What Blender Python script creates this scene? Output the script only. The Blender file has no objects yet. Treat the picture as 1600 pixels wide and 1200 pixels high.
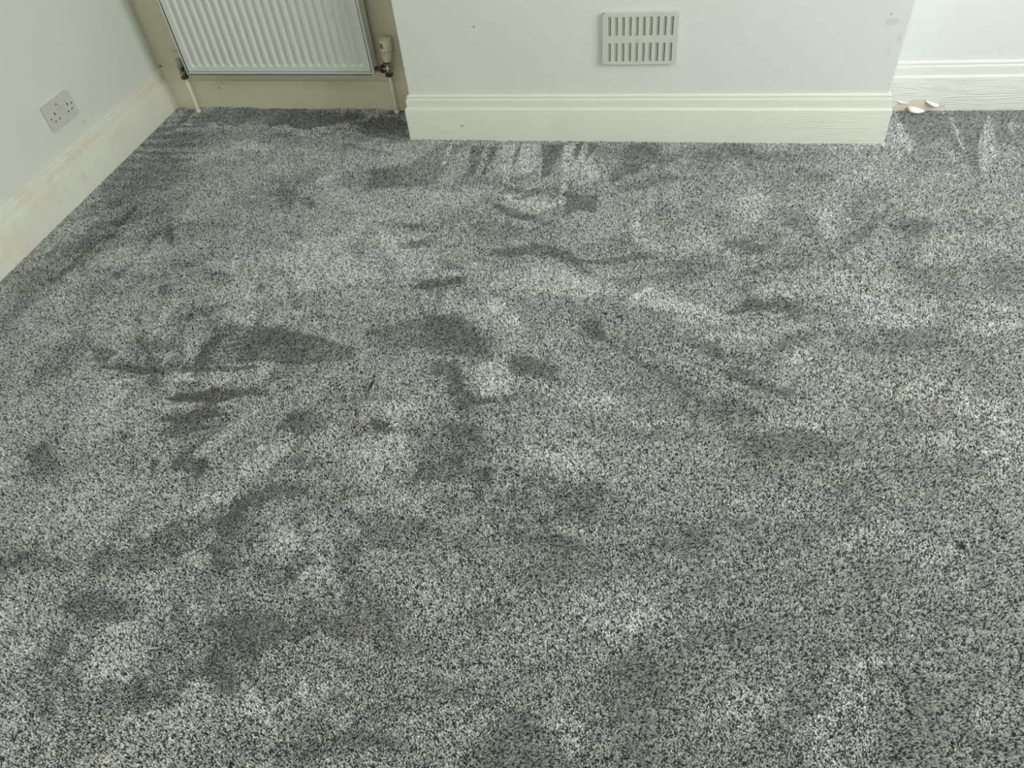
import bpy, bmesh, math, random
import numpy as np
from mathutils import Vector, Matrix
random.seed(7)
S = bpy.context.scene
COL = S.collection

# ---------------------------------------------------------------- camera
CX, CY, CZ, YAW, PITCH, ROLL, FPX = 0.0, -2.4517, 1.317, -0.2748, -0.7996, -0.1268, 1164.55
d = Vector((math.sin(YAW)*math.cos(PITCH), math.cos(YAW)*math.cos(PITCH), math.sin(PITCH)))
r0 = Vector((math.cos(YAW), -math.sin(YAW), 0)); u0 = r0.cross(d)
cr, sr = math.cos(ROLL), math.sin(ROLL)
rv = r0*cr + u0*sr; uv = u0*cr - r0*sr
cam = bpy.data.cameras.new('camera'); camo = bpy.data.objects.new('camera', cam); COL.objects.link(camo)
M = Matrix((rv, uv, -d)).transposed().to_4x4(); M.translation = Vector((CX, CY, CZ))
camo.matrix_world = M
cam.sensor_width = 36; cam.lens = FPX*36/1600; cam.clip_start = 0.05
S.camera = camo

# ---------------------------------------------------------------- light
S.view_settings.view_transform = 'Standard'; S.view_settings.look = 'None'
S.view_settings.gamma = 1; S.view_settings.use_curve_mapping = False
S.view_settings.exposure = 0.21
w = bpy.data.worlds.new('world'); S.world = w; w.use_nodes = True
w.node_tree.nodes['Background'].inputs[0].default_value = (0.80, 0.92, 1.0, 1)
w.node_tree.nodes['Background'].inputs[1].default_value = 1.0
def area(name, loc, aim, sx, sy, power, col):
    l = bpy.data.lights.new(name, 'AREA'); l.shape = 'RECTANGLE'; l.size = sx; l.size_y = sy
    l.energy = power; l.color = col
    o = bpy.data.objects.new(name, l); COL.objects.link(o); o.location = loc
    o.rotation_euler = (Vector(aim)-Vector(loc)).to_track_quat('-Z', 'Y').to_euler()
    return o
WX = 2.45                      # inner face of the right wall
WIN_R = (-2.25, -0.55, 0.75, 2.2)   # y0,y1,z0,z1 of the side window
WIN_F = (-1.3, 0.7, 0.8, 2.2)       # x0,x1,z0,z1 of the window behind the camera
FY = -4.3
area('daylight_side', (WX+0.35, (WIN_R[0]+WIN_R[1])/2, 1.5), (WX-1, (WIN_R[0]+WIN_R[1])/2, 1.35), 1.45, 1.7, 102, (0.965, 1.0, 1.01))
area('front_warm_fill', ((WIN_F[0]+WIN_F[1])/2, FY-0.35, 1.5), ((WIN_F[0]+WIN_F[1])/2, FY+1, 1.35), 2.0, 1.4, 21, (1.0, 0.965, 0.70))  # added fill behind the camera, tinted yellow to warm the left side

# ---------------------------------------------------------------- materials
class NT:
    def __init__(s, name):
        s.m = bpy.data.materials.new(name); s.m.use_nodes = True
        s.t = s.m.node_tree; s.b = s.t.nodes['Principled BSDF']
    def n(s, typ, **kw):
        x = s.t.nodes.new(typ)
        for k, v in kw.items():
            if hasattr(x, k): setattr(x, k, v)
            else: x.inputs[k].default_value = v
        return x
    def l(s, a, b): s.t.links.new(a, b)
    def mix(s, fac, a, b):
        x = s.n('ShaderNodeMix', data_type='RGBA')
        for sock, v in ((x.inputs[0], fac), (x.inputs[6], a), (x.inputs[7], b)):
            if hasattr(v, 'links'): s.l(v, sock)
            else: sock.default_value = v if not isinstance(v, tuple) else (*v, 1)
        return x.outputs[2]
    def math(s, op, a, b=0.0, clamp=False):
        x = s.n('ShaderNodeMath', operation=op, use_clamp=clamp)
        for sock, v in ((x.inputs[0], a), (x.inputs[1], b)):
            if hasattr(v, 'links'): s.l(v, sock)
            else: sock.default_value = v
        return x.outputs[0]
    def coord(s, scale=(1, 1, 1), loc=(0, 0, 0)):
        c = s.n('ShaderNodeTexCoord'); m = s.n('ShaderNodeMapping')
        m.inputs['Scale'].default_value = scale; m.inputs['Location'].default_value = loc
        s.l(c.outputs['Object'], m.inputs[0]); return m.outputs[0]
    def noise(s, vec, scale, detail=3, rough=.5, dist=0.0):
        x = s.n('ShaderNodeTexNoise'); x.inputs['Scale'].default_value = scale
        x.inputs['Detail'].default_value = detail; x.inputs['Roughness'].default_value = rough
        x.inputs['Distortion'].default_value = dist
        s.l(vec, x.inputs['Vector']); return x.outputs['Fac']
    def ramp(s, fac, a, b):
        x = s.n('ShaderNodeMapRange', interpolation_type='SMOOTHSTEP')
        x.inputs['From Min'].default_value = a; x.inputs['From Max'].default_value = b
        s.l(fac, x.inputs['Value']); return x.outputs['Result']
    def spot(s, loc, rad, aspect=(1, 1, 1), rough=.5, nscale=60):
        """mask of a small stain at loc (object space)"""
        v = s.coord((1/(rad*aspect[0]), 1/(rad*aspect[1]), 1/(rad*aspect[2])),
                    tuple(-loc[i]/(rad*aspect[i]) for i in range(3)))
        ln = s.n('ShaderNodeVectorMath', operation='LENGTH'); s.l(v, ln.inputs[0])
        nz = s.noise(s.coord(), nscale, 4, .6)
        k = s.math('ADD', ln.outputs['Value'], s.math('MULTIPLY', nz, rough*2))
        m = s.ramp(k, 1.15+rough, 0.3+rough)
        return s.math('MULTIPLY', m, s.ramp(s.noise(s.coord(), min(900, 3.5/rad), 4, .7), .38, .60)) if rad > .007 else m
    def bump(s, h, strength, distv):
        x = s.n('ShaderNodeBump'); x.inputs['Strength'].default_value = strength
        x.inputs['Distance'].default_value = distv; s.l(h, x.inputs['Height']); s.l(x.outputs[0], s.b.inputs['Normal'])
    def col(s, c):
        if hasattr(c, 'links'): s.l(c, s.b.inputs['Base Color'])
        else: s.b.inputs['Base Color'].default_value = (*c, 1)
def simple(name, c, rough=.5, metal=0, nz=0):
    t = NT(name); t.b.inputs['Roughness'].default_value = rough; t.b.inputs['Metallic'].default_value = metal
    f = t.noise(t.coord(), 40, 3); c = tuple(x*.92 for x in c)
    t.col(t.mix(f, tuple(v*(1-nz) for v in c), tuple(min(1, v*(1+nz)) for v in c)))
    return t.m
def wall_mat(name, c, spots=()):
    c = tuple(x*.92 for x in c)
    t = NT(name); t.b.inputs['Roughness'].default_value = .6
    v = t.coord()
    f = t.noise(v, 2.5, 4)
    o = t.mix(f, tuple(x*.97 for x in c), tuple(min(1, x*1.02) for x in c))
    for (loc, rad, asp, colr, amt) in spots:
        o = t.mix(t.math('MULTIPLY', t.spot(loc, rad, asp), amt), o, colr)
    t.col(o)
    h = t.math('ADD', t.noise(v, 260, 2), t.math('MULTIPLY', t.noise(v, 14, 3), 3))
    t.bump(h, .12, .0012)
    return t.m
def gloss_mat(name, c, ripple, yellow, spots=(), rip_lo=-99, rip_hi=-98):
    """painted timber: cream gloss, wood grain ripples along x, yellowed dirt"""
    c = tuple(x*.92 for x in c)
    t = NT(name); t.b.inputs['Roughness'].default_value = .38
    v = t.coord()
    o = t.mix(t.noise(v, 3.0, 3), tuple(x*.97 for x in c), tuple(min(1, x*1.02) for x in c))
    if yellow:
        m = t.math('MULTIPLY', t.ramp(t.noise(v, 7, 9, .75), .42, .85), yellow)
        o = t.mix(m, o, (.50, .42, .24))
    for (loc, rad, asp, colr, amt) in spots:
        o = t.mix(t.math('MULTIPLY', t.spot(loc, rad, asp), amt), o, colr)
    t.col(o)
    sx = t.n('ShaderNodeSeparateXYZ'); t.l(t.coord(), sx.inputs[0])
    g = t.math('ADD', t.math('MULTIPLY', sx.outputs[2], 430), t.math('MULTIPLY', t.noise(t.coord((4, 4, 10)), 1.0, 3, .5), 22))
    g = t.math('POWER', t.math('ABSOLUTE', t.math('SINE', g)), 3.0)
    big = t.noise(t.coord((9, 9, 60), (4, 0, 2)), 1.0, 3)
    g = t.math('MULTIPLY', g, t.ramp(big, .42, .60))
    g = t.math('MULTIPLY', g, t.ramp(sx.outputs[2], .114, .108))
    g = t.math('MULTIPLY', g, t.ramp(sx.outputs[0], rip_lo, rip_hi))
    h = t.math('ADD', t.math('MULTIPLY', g, ripple), t.math('MULTIPLY', t.noise(v, 45, 3), .5))
    t.bump(h, .7, .0020)
    return t.m

WALLC = (.80, .815, .775)
CREAM = (.80, .80, .70)
GREY = (.12, .12, .10)
m_wall_left = wall_mat('wall_paint_left', (.735, .745, .675), [((-2.067, -.27, .19), .008, (1, 2.5, 1), (.45, .40, .3), .6)])
m_wall_alcove_shaded = wall_mat('wall_paint_alcove_shaded', (.705, .685, .53), [((-1.93, .24, .205), .022, (1.1, 1, 1.6), (.20, .20, .18), .8),  # alcove shade and warm bounce partly mixed into this darker cream
                    ((-1.96, .24, .225), .016, (2.2, 1, .5), (.25, .24, .18), .7), ((-2.060, .243, .166), .0065, (1.3, 1.3, 1.3), (.04, .035, .02), .95)])
m_wall_breast = wall_mat('wall_paint_breast', WALLC, [((-.667, 0, .388), .0055, (1, 1, 1), (.30, .30, .28), .8), ((.608, 0, .378), .022, (1.5, 1, .7), (.50, .50, .48), .6),
                    ((.600, 0, .40), .004, (1, 1, 1), (.3, .3, .3), .8), ((.64, 0, .33), .02, (.5, 1, 1.3), (.55, .55, .53), .6), ((.62, 0, .30), .018, (.5, 1, 1.6), (.6, .6, .58), .5)])
m_wall_right = wall_mat('wall_paint_right', (.84, .855, .82), [((1.02, .24, .185), .008, (1.5, 1, .6), (.72, .66, .64), .6)])
m_wall = wall_mat('wall_paint', (.80, .80, .75))
m_ceil = wall_mat('ceiling_paint', (.85, .85, .82))
m_bb_left = gloss_mat('skirting_gloss_left', (.80, .80, .69), .15, .40, [((-2.05, -.35, .13), .05, (1, 3.2, .5), (.60, .50, .34), .45), ((-2.05, -.15, .09), .05, (1, 1.6, .5), (.62, .57, .44), .35),
                    ((-2.05, -.42, .06), .018, (1, 1, 1), (.5, .47, .36), .5), ((-2.05, .15, .13), .05, (1, 2, .5), (.6, .52, .34), .4), ((-2.05, -.86, .11), .02, (1, 1, 1), (.5, .47, .38), .4)])
m_bb_alcove = gloss_mat('skirting_gloss_alcove', (.74, .72, .56), .15, .45, [((-1.82, .22, .085), .006, (1, 1, 1), (.2, .17, .1), .8), ((-1.80, .22, .105), .010, (1.4, 1, .5), (.2, .17, .1), .6),
                    ((-1.3, .21, .10), .05, (4, 1, .5), (.52, .46, .28), .4)])
m_bb_breast = gloss_mat('skirting_gloss_breast', (.83, .845, .76), .5, .10, [((-.7475, -.02, .0535), .0062, (1.25, 1, .7), (.20, .19, .16), .9), ((-.74, -.02, .060), .010, (1.2, 1, .8), (.55, .54, .46), .4),
                    ((-.02, -.02, .132), .006, (.8, 1, 1), (.5, .49, .40), .6), ((.33, -.02, .134), .006, (.8, 1, 1), (.5, .49, .42), .6), ((-.82, -.02, .03), .02, (1.6, 1, .5), (.55, .54, .46), .4)], .15, .5)
m_bb_right = gloss_mat('skirting_gloss_right', (.84, .85, .79), .85, .05)
m_rad = simple('radiator_enamel', (.74, .755, .72), .35, 0, .01)
m_radgap = simple('radiator_seam', (.10, .10, .08), .7)
m_plastic = simple('cream_plastic', (.72, .70, .54), .4, 0, .02)
m_dark = simple('dark_slot', (.015, .015, .015), .6)
m_socket = simple('socket_plastic', (.62, .61, .565), .4, 0, .01)
m_vent = simple('vent_plastic', (.66, .665, .61), .5, 0, .02)
m_ventin = simple('vent_backing', (.66, .66, .58), .6, 0, .02)
m_pipe = simple('painted_pipe', (.76, .74, .60), .4, 0, .04)
m_chrome = simple('tarnished_chrome', (.42, .41, .36), .28, 1, .3)
m_brass = simple('dark_brass', (.10, .09, .07), .45, .6, .3)
m_red = simple('red_marker', (.22, .05, .04), .5)
m_flake = simple('paint_flake', (.92, .92, .86), .45, 0, .01)
t = NT('bare_timber'); t.b.inputs['Roughness'].default_value = .85
f = t.noise(t.coord((6, 6, 120)), 2, 5, .7)
t.col(t.mix(f, (.60, .51, .41), (.82, .75, .64))); t.bump(f, .4, .001); m_wood = t.m
m_debris = simple('debris_black', (.02, .02, .015), .8)
t = NT('carpet_backing'); t.b.inputs['Roughness'].default_value = 1
f = t.noise(t.coord(), 330, 2, .6); g = t.noise(t.coord(), 4, 5, .6)
t.col(t.mix(t.ramp(f, .40, .62), (.03, .03, .03), (.30, .305, .29))); t.bump(f, .8, .004); m_back = t.m
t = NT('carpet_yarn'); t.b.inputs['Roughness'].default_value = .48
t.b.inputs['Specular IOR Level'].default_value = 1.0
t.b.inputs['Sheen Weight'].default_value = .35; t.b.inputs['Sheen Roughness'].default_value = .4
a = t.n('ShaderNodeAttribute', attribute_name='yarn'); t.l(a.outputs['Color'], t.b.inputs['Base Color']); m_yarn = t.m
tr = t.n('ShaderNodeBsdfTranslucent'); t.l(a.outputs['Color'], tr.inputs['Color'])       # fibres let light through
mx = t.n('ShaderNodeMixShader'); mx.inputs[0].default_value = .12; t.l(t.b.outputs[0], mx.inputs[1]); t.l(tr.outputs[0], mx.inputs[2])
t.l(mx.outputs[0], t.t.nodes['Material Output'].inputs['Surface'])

# ---------------------------------------------------------------- helpers
def obj(name, bm, mat, parent=None, smooth=False, bevel=0, seg=2):
    me = bpy.data.meshes.new(name); bmesh.ops.recalc_face_normals(bm, faces=bm.faces[:]); bm.to_mesh(me); bm.free()
    me.materials.append(mat)
    if smooth: me.polygons.foreach_set('use_smooth', [True]*len(me.polygons))
    o = bpy.data.objects.new(name, me); COL.objects.link(o)
    if parent is not None: o.parent = parent
    if bevel:
        b = o.modifiers.new('bevel', 'BEVEL'); b.width = bevel; b.segments = seg; b.limit_method = 'ANGLE'; b.angle_limit = math.radians(40)
        me.polygons.foreach_set('use_smooth', [True]*len(me.polygons))
        wn = o.modifiers.new('wn', 'WEIGHTED_NORMAL'); wn.keep_sharp = True
    return o
def struct(o): o['kind'] = 'structure'; return o
def tag(o, label, cat): o['label'] = label; o['category'] = cat; return o
def empty(name, loc, label, cat):
    o = bpy.data.objects.new(name, None); COL.objects.link(o); o.location = loc; o.empty_display_size = .05
    return tag(o, label, cat)
def box(bm, x0, x1, y0, y1, z0, z1):
    vs = [bm.verts.new((x, y, z)) for z in (z0, z1) for (x, y) in ((x0, y0), (x1, y0), (x1, y1), (x0, y1))]
    for f in ((0, 1, 2, 3), (4, 5, 6, 7), (0, 1, 5, 4), (1, 2, 6, 5), (2, 3, 7, 6), (3, 0, 4, 7)): bm.faces.new([vs[i] for i in f])
def prism(bm, pts, z0, z1):
    a = [bm.verts.new((x, y, z0)) for x, y in pts]; b = [bm.verts.new((x, y, z1)) for x, y in pts]
    n = len(pts); bm.faces.new(a); bm.faces.new(b)
    for i in range(n): bm.faces.new([a[i], a[(i+1) % n], b[(i+1) % n], b[i]])
def lathe(bm, prof, p0, axis, seg=24):
    """prof: (radius, distance along axis)"""
    ax = Vector(axis).normalized(); s = ax.orthogonal().normalized(); q = ax.cross(s); p0 = Vector(p0)
    rings = []
    for (rad, h) in prof:
        rings.append([bm.verts.new(p0+ax*h+(s*math.cos(2*math.pi*i/seg)+q*math.sin(2*math.pi*i/seg))*max(rad, 1e-5)) for i in range(seg)])
    for A, B in zip(rings, rings[1:]):
        for i in range(seg): bm.faces.new([A[i], A[(i+1) % seg], B[(i+1) % seg], B[i]])
    bm.faces.new(rings[0]); bm.faces.new(rings[-1])
def tube(bm, pts, rads, seg=14):
    pts = [Vector(p) for p in pts]; rings = []
    for i, p in enumerate(pts):
        tn = (pts[min(i+1, len(pts)-1)]-pts[max(i-1, 0)]).normalized()
        s = tn.cross(Vector((0, 1, 0.01))).normalized(); q = tn.cross(s)
        rr = rads if not hasattr(rads, '__len__') else rads[i]
        rings.append([bm.verts.new(p+(s*math.cos(2*math.pi*k/seg)+q*math.sin(2*math.pi*k/seg))*rr) for k in range(seg)])
    for A, B in zip(rings, rings[1:]):
        for i in range(seg): bm.faces.new([A[i], A[(i+1) % seg], B[(i+1) % seg], B[i]])
    bm.faces.new(rings[0]); bm.faces.new(rings[-1])

# ---------------------------------------------------------------- room shell (metres)
X0, X1 = -0.9326, 0.654           # chimney breast
XL, AL, D1, A1, D2, A2 = -2.0689, -0.0028, 0.2067, -0.0192, 0.232, 0.0155
Y1 = lambda x: D1+math.tan(A1)*x
Y2 = lambda x: D2+math.tan(A2)*(x-X1)
XW = lambda y: XL+math.tan(AL)*(y-D1)
ZB, ZT = -0.03, 2.5
def pr(name, pts, mat, z0=ZB, z1=ZT):
    bm = bmesh.new(); prism(bm, pts, z0, z1); return struct(obj(name, bm, mat))
cy = Y1(XL)
pr('wall_left', [(XW(FY-.1), FY-.1), (XW(FY-.1)-.12, FY-.1), (XL-.12, cy+.12), (XL, cy+.12)], m_wall_left)
pr('wall_back_left', [(XL, cy), (X0, Y1(X0)), (X0, Y1(X0)+.12), (XL, cy+.12)], m_wall_alcove_shaded)
pr('wall_chimney_breast', [(X0, 0), (X1, 0), (X1, Y2(X1)+.12), (X0, Y1(X0)+.12)], m_wall_breast)
pr('wall_back_right', [(X1, Y2(X1)), (WX, Y2(WX)), (WX, Y2(WX)+.12), (X1, Y2(X1)+.12)], m_wall_right)
y0, y1, z0, z1 = WIN_R
bm = bmesh.new()
box(bm, WX, WX+.25, FY-.1, y0, ZB, ZT); box(bm, WX, WX+.25, y1, Y2(WX)+.12, ZB, ZT)
box(bm, WX, WX+.25, y0, y1, ZB, z0); box(bm, WX, WX+.25, y0, y1, z1, ZT); struct(obj('wall_right', bm, m_wall))
xa, xb, za, zb = WIN_F
bm = bmesh.new()
box(bm, XL-.12, xa, FY-.25, FY, ZB, ZT); box(bm, xb, WX+.25, FY-.25, FY, ZB, ZT)
box(bm, xa, xb, FY-.25, FY, ZB, za); box(bm, xa, xb, FY-.25, FY, zb, ZT); struct(obj('wall_front', bm, m_wall))
bm = bmesh.new(); box(bm, XL-.12, WX+.25, FY-.25, .5, ZT, ZT+.1); struct(obj('ceiling', bm, m_ceil))
# window frames (outside the view, they let in the side daylight and the added front fill)
bm = bmesh.new()
for (a_, b_, c_, e_) in ((y0, y0+.06, z0, z1), (y1-.06, y1, z0, z1), (y0+.06, y1-.06, z0, z0+.06), (y0+.06, y1-.06, z1-.06, z1), ((y0+y1)/2-.03, (y0+y1)/2+.03, z0+.06, z1-.06)):
    box(bm, WX+.12, WX+.18, a_, b_, c_, e_)
wf = struct(obj('window_1', bm, m_wall)); bm = bmesh.new(); box(bm, WX-.04, WX+.12, y0-.03, y1+.03, z0-.025, z0); obj('window_sill', bm, m_wall, wf)
bm = bmesh.new()
for (a_, b_, c_, e_) in ((xa, xa+.06, za, zb), (xb-.06, xb, za, zb), (xa+.06, xb-.06, za, za+.06), (xa+.06, xb-.06, zb-.06, zb), (-.33, -.27, za+.06, zb-.06)):
    box(bm, a_, b_, FY-.18, FY-.12, c_, e_)
struct(obj('window_2', bm, m_wall))

# skirting boards: moulded profile swept with mitres
PROF = [(0, -.02), (.0205, -.02), (.0205, .1118), (.0198, .1140), (.0180, .1156), (.0146, .1164), (.0134, .1180), (.0130, .122), (.0126, .142), (.0114, .1475),
        (.0100, .1494), (.0074, .1500), (.0072, .1516), (.0086, .1524), (.0086, .1545), (.0074, .1580), (.0040, .1606), (0, .1612)]
def skirting(name, path, mat, cap=True):
    """path = wall-line points; the board lies on the left-hand side of the walk direction"""
    P = [Vector((x, y)) for x, y in path]; n = len(P); offs = []
    for i in range(n):
        ds = []
        if i > 0: ds.append((P[i]-P[i-1]).normalized())
        if i < n-1: ds.append((P[i+1]-P[i]).normalized())
        ns = [Vector((-q.y, q.x)) for q in ds]
        if len(ns) == 1: offs.append(ns[0])
        else:
            b = (ns[0]+ns[1]).normalized(); offs.append(b/max(.2, b.dot(ns[0])))
    bm = bmesh.new(); rings = []
    for i in range(n):
        rings.append([bm.verts.new((P[i].x+offs[i].x*dd, P[i].y+offs[i].y*dd, z)) for dd, z in PROF])
    k = len(PROF)
    for A, B in zip(rings, rings[1:]):
        for j in range(k): bm.faces.new([A[j], A[(j+1) % k], B[(j+1) % k], B[j]])
    bm.faces.new(rings[0]); bm.faces.new(rings[-1])
    o = struct(obj(name, bm, mat)); o.data.polygons.foreach_set('use_smooth', [True]*len(o.data.polygons))
    o.data.set_sharp_from_angle(angle=math.radians(28))
    return o
e = 0.0
skirting('baseboard_left', [(XL, cy), (XW(FY), FY)], m_bb_left)
skirting('baseboard_back_left', [(X0, Y1(X0)), (XL, cy)], m_bb_alcove)
skirting('baseboard_chimney_breast', [(X1, Y2(X1)), (X1, 0), (X0, 0), (X0, Y1(X0))], m_bb_breast)
bbr = skirting('baseboard_back_right', [(WX, Y2(WX)), (X1, Y2(X1))], m_bb_right)
skirting('baseboard_right', [(WX, FY), (WX, Y2(WX))], m_wall)
skirting('baseboard_front', [(XW(FY), FY), (WX, FY)], m_wall)

# damaged end of the right skirting: bare timber and lifted paint
ys = Y2(.8)-.0205
OUT = [(.7380, .016), (.7454, .0208), (.7473, .0311), (.7540, .0275), (.7626, .0256), (.774, .0262), (.784, .0256), (.7906, .0352), (.798, .0362), (.8051, .0379), (.822, .0372), (.8369, .0379), (.8341, .0317),
       (.8532, .0180), (.866, .0158), (.879, .0129), (.8879, .0187), (.9011, .0181), (.902, .0071), (.8811, .0040), (.8519, -.003), (.7380, -.004)]
bm = bmesh.new()
A = [bm.verts.new((x, Y2(x)-.0205-.0006, z)) for x, z in OUT]; B = [bm.verts.new((x, Y2(x)-.0205+.004, z)) for x, z in OUT]
bm.faces.new(A); bm.faces.new(B)
for i in range(len(OUT)): bm.faces.new([A[i], A[(i+1) % len(OUT)], B[(i+1) % len(OUT)], B[i]])
o = obj('bare_timber_patch', bm, m_wood, bbr); o['label'] = 'bare timber where the paint has broken away'
def sheet(name, top, bot, curl, mat, parent, n=10, th=.0009):
    """a curled paint skin between two edge polylines (lists of xyz), bulging along curl"""
    bm = bmesh.new(); g = []; top = [Vector(p) for p in top]; bot = [Vector(p) for p in bot]
    for j in range(6):
        tt = j/5; row = []
        for i in range(len(top)): row.append(bm.verts.new(top[i].lerp(bot[i], tt)+Vector(curl)*math.sin(math.pi*tt)*(.6+.4*math.sin(i*1.7))))
        g.append(row)
    for j in range(5):
        for i in range(len(top)-1): bm.faces.new([g[j][i], g[j][i+1], g[j+1][i+1], g[j+1][i]])
    o = obj(name, bm, mat, parent, smooth=True)
    so = o.modifiers.new('s', 'SOLIDIFY'); so.thickness = th
    sb = o.modifiers.new('sub', 'SUBSURF'); sb.levels = sb.render_levels = 2
    return o
yf = ys
o = sheet('lifted_paint', [(.834, yf-.001, .0335), (.845, yf-.002, .0325), (.858, yf-.002, .0300), (.870, yf-.002, .026), (.880, yf-.001, .0205)],
      [(.838, yf-.003, .0290), (.848, yf-.008, .0225), (.860, yf-.011, .0180), (.872, yf-.010, .0150), (.880, yf-.004, .0135)], (0, -.004, .001), m_flake, bbr)
o['label'] = 'white paint skin curling off the board'
o = sheet('lifted_paint', [(.7475, yf-.0005, .0330), (.757, yf-.001, .0295), (.768, yf-.001, .0280), (.784, yf-.0005, .0275)],
      [(.7480, yf-.002, .0295), (.758, yf-.004, .0262), (.769, yf-.004, .0250), (.783, yf-.002, .0250)], (0, -.002, 0), m_flake, bbr)
o = sheet('paint_flake', [(.781, yf-.003, .012), (.790, yf-.003, .0165), (.804, yf-.004, .0150), (.820, yf-.006, .0110), (.834, yf-.009, .006)],
      [(.786, yf-.016, .0035), (.796, yf-.024, .0020), (.810, yf-.027, .0015), (.826, yf-.024, .0015), (.838, yf-.016, .0020)], (0, -.002, .006), m_flake, None)
tag(o, 'curled white flake of paint lying on the carpet below the broken skirting', 'paint flake')

# ---------------------------------------------------------------- radiator
RX0, RW, RZ0, RH = -1.8823, .7803, .1721, .60
ang = math.atan(math.tan(A1))
rad = empty('radiator', (RX0, Y1(RX0)-.10, 0), 'white ribbed panel radiator fixed on the wall of the left alcove', 'radiator')
rad.rotation_euler = (0, 0, ang)
# local frame: x along the radiator, y towards the wall, z up
def grid_panel(bm, x0, x1, z0, z1, fn, nx, nz):
    V = [[bm.verts.new((x0+(x1-x0)*i/nx, fn(x0+(x1-x0)*i/nx, z), z)) for i in range(nx+1)] for z in nz]
    for a_, b_ in zip(V, V[1:]):
        for i in range(nx): bm.faces.new([a_[i], a_[i+1], b_[i+1], b_[i]])
PITCH_R = .03295; G0 = .044
def face(x, z):
    k = round((x-G0)/PITCH_R); k = min(21, max(0, k)); dx = abs(x-(G0+k*PITCH_R))
    g = 1-min(1, max(0, (dx-.0015)/.0120)); g = g*g*(3-2*g)
    ez = min(1, max(0, (z-(RZ0+.030))/.014)) * min(1, max(0, (RZ0+RH-.030-z)/.014)); ez = ez*ez*(3-2*ez)
    return .0030 + .0075*g*ez
nz = [RZ0+.0142+i*.002 for i in range(22)]; nz += [RZ0+.06+i*.03 for i in range(17)]; nz += [RZ0+RH-.056+i*.002 for i in range(24)]
bm = bmesh.new(); grid_panel(bm, .0102, RW-.0102, 0, 0, face, 760, nz)
o = obj('front_panel', bm, m_rad, rad, smooth=True); so = o.modifiers.new('s', 'SOLIDIFY'); so.thickness = .0012; so.offset = -1
# rolled outer rim
bm = bmesh.new()
for (a_, b_, c_, e_) in ((0, .0080, RZ0, RZ0+RH), (RW-.0080, RW, RZ0, RZ0+RH), (.0080, RW-.0080, RZ0, RZ0+.0120), (.0080, RW-.0080, RZ0+RH-.0085, RZ0+RH)):
    box(bm, a_, b_, 0, .016, c_, e_)
bmesh.ops.remove_doubles(bm, verts=bm.verts[:], dist=1e-5)
obj('rim', bm, m_rad, rad, bevel=.0028)
bm = bmesh.new()
for (a_, b_, c_, e_) in ((.007, .0115, RZ0+.007, RZ0+RH-.007), (RW-.0115, RW-.007, RZ0+.007, RZ0+RH-.007), (.0115, RW-.0115, RZ0+.0110, RZ0+.0155), (.0115, RW-.0115, RZ0+RH-.0125, RZ0+RH-.007)):
    box(bm, a_, b_, .0095, .0155, c_, e_)
# seam seen as a dark line between rim and pressed face
o = obj('seam_backing', bm, m_radgap, rad)
bm = bmesh.new(); box(bm, .004, RW-.004, .0165, .024, RZ0+.012, RZ0+RH-.012); obj('water_panel', bm, m_rad, rad, bevel=.003)
for s in (0, 1):
    bm = bmesh.new(); xs = 0.003 if s == 0 else RW-.0045
    box(bm, xs, xs+.0015, .024, .052, RZ0+.020, RZ0+RH)
    obj('side_grille', bm, m_rad, rad)
bm = bmesh.new()
for i in range(44):
    xx = .02+i*.0169; box(bm, xx, xx+.008, .0245, .052, RZ0+.05, RZ0+RH-.03)
obj('convector_fins', bm, m_rad, rad)
for xx in (.13, RW-.15):
    bm = bmesh.new(); box(bm, xx, xx+.03, .0525, .098, RZ0+.06, RZ0+RH-.05); obj('wall_bracket', bm, m_rad, rad)
inv = Matrix.Rotation(-ang, 3, 'Z')
def L(x, y, z): return inv @ (Vector((x, y, z))-Vector((RX0, Y1(RX0)-.10, 0)))
VY = .177
# thermostatic valve at the right
bx, bz = -1.064, .178
bm = bmesh.new(); lathe(bm, [(.0075, 0), (.0135, .001), (.0145, .004), (.0145, .011), (.0125, .013), (.0125, .020), (.0112, .022), (.0112, .030), (.014, .031), (.014, .037), (.010, .038)], L(bx, VY, bz-.016), (0, 0, 1), 20)
lathe(bm, [(.0075, 0), (.0085, .002), (.0085, .016), (.0095, .018)], L(bx, VY, bz-.002), (-1, 0, 0), 18)
vb = obj('thermostatic_valve', bm, m_chrome, rad, smooth=True); vb['label'] = 'tarnished metal valve with cream thermostatic head'
vb.data.set_sharp_from_angle(angle=math.radians(35))
bm = bmesh.new(); lathe(bm, [(.0125, 0), (.0155, .002), (.0155, .013), (.012, .015)], L(bx, VY, bz-.030), (0, 0, 1), 6); lathe(bm, [(.012, 0), (.0165, .002), (.0165, .012), (.011, .014)], L(bx-.014, VY, bz-.002), (-1, 0, 0), 6)
obj('compression_nut', bm, m_brass, vb, bevel=.001)
bm = bmesh.new(); lathe(bm, [(.007, 0), (.0078, .003), (.0078, .026)], L(bx-.026, VY, bz-.002), (-1, 0, 0), 16); obj('valve_tail', bm, m_chrome, vb, smooth=True)
hx, hz = bx+.004, bz+.026; tilt = Vector((.10, -.02, 1)).normalized()
bm = bmesh.new(); lathe(bm, [(.012, 0), (.0160, .002), (.0175, .012), (.0205, .024), (.0215, .040)], L(hx, VY, hz), tilt, 28)
lathe(bm, [(.0225, .0418), (.0232, .060), (.0230, .078), (.0215, .0835), (.013, .0865), (0, .087)], L(hx, VY, hz), tilt, 28)
hd = obj('thermostat_head', bm, m_plastic, vb, smooth=True); hd.data.set_sharp_from_angle(angle=math.radians(38)); hd['label'] = 'cream plastic thermostat head'
c0 = L(hx, VY, hz)+tilt*.064+Vector((-.007, -.0222, 0))
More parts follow.
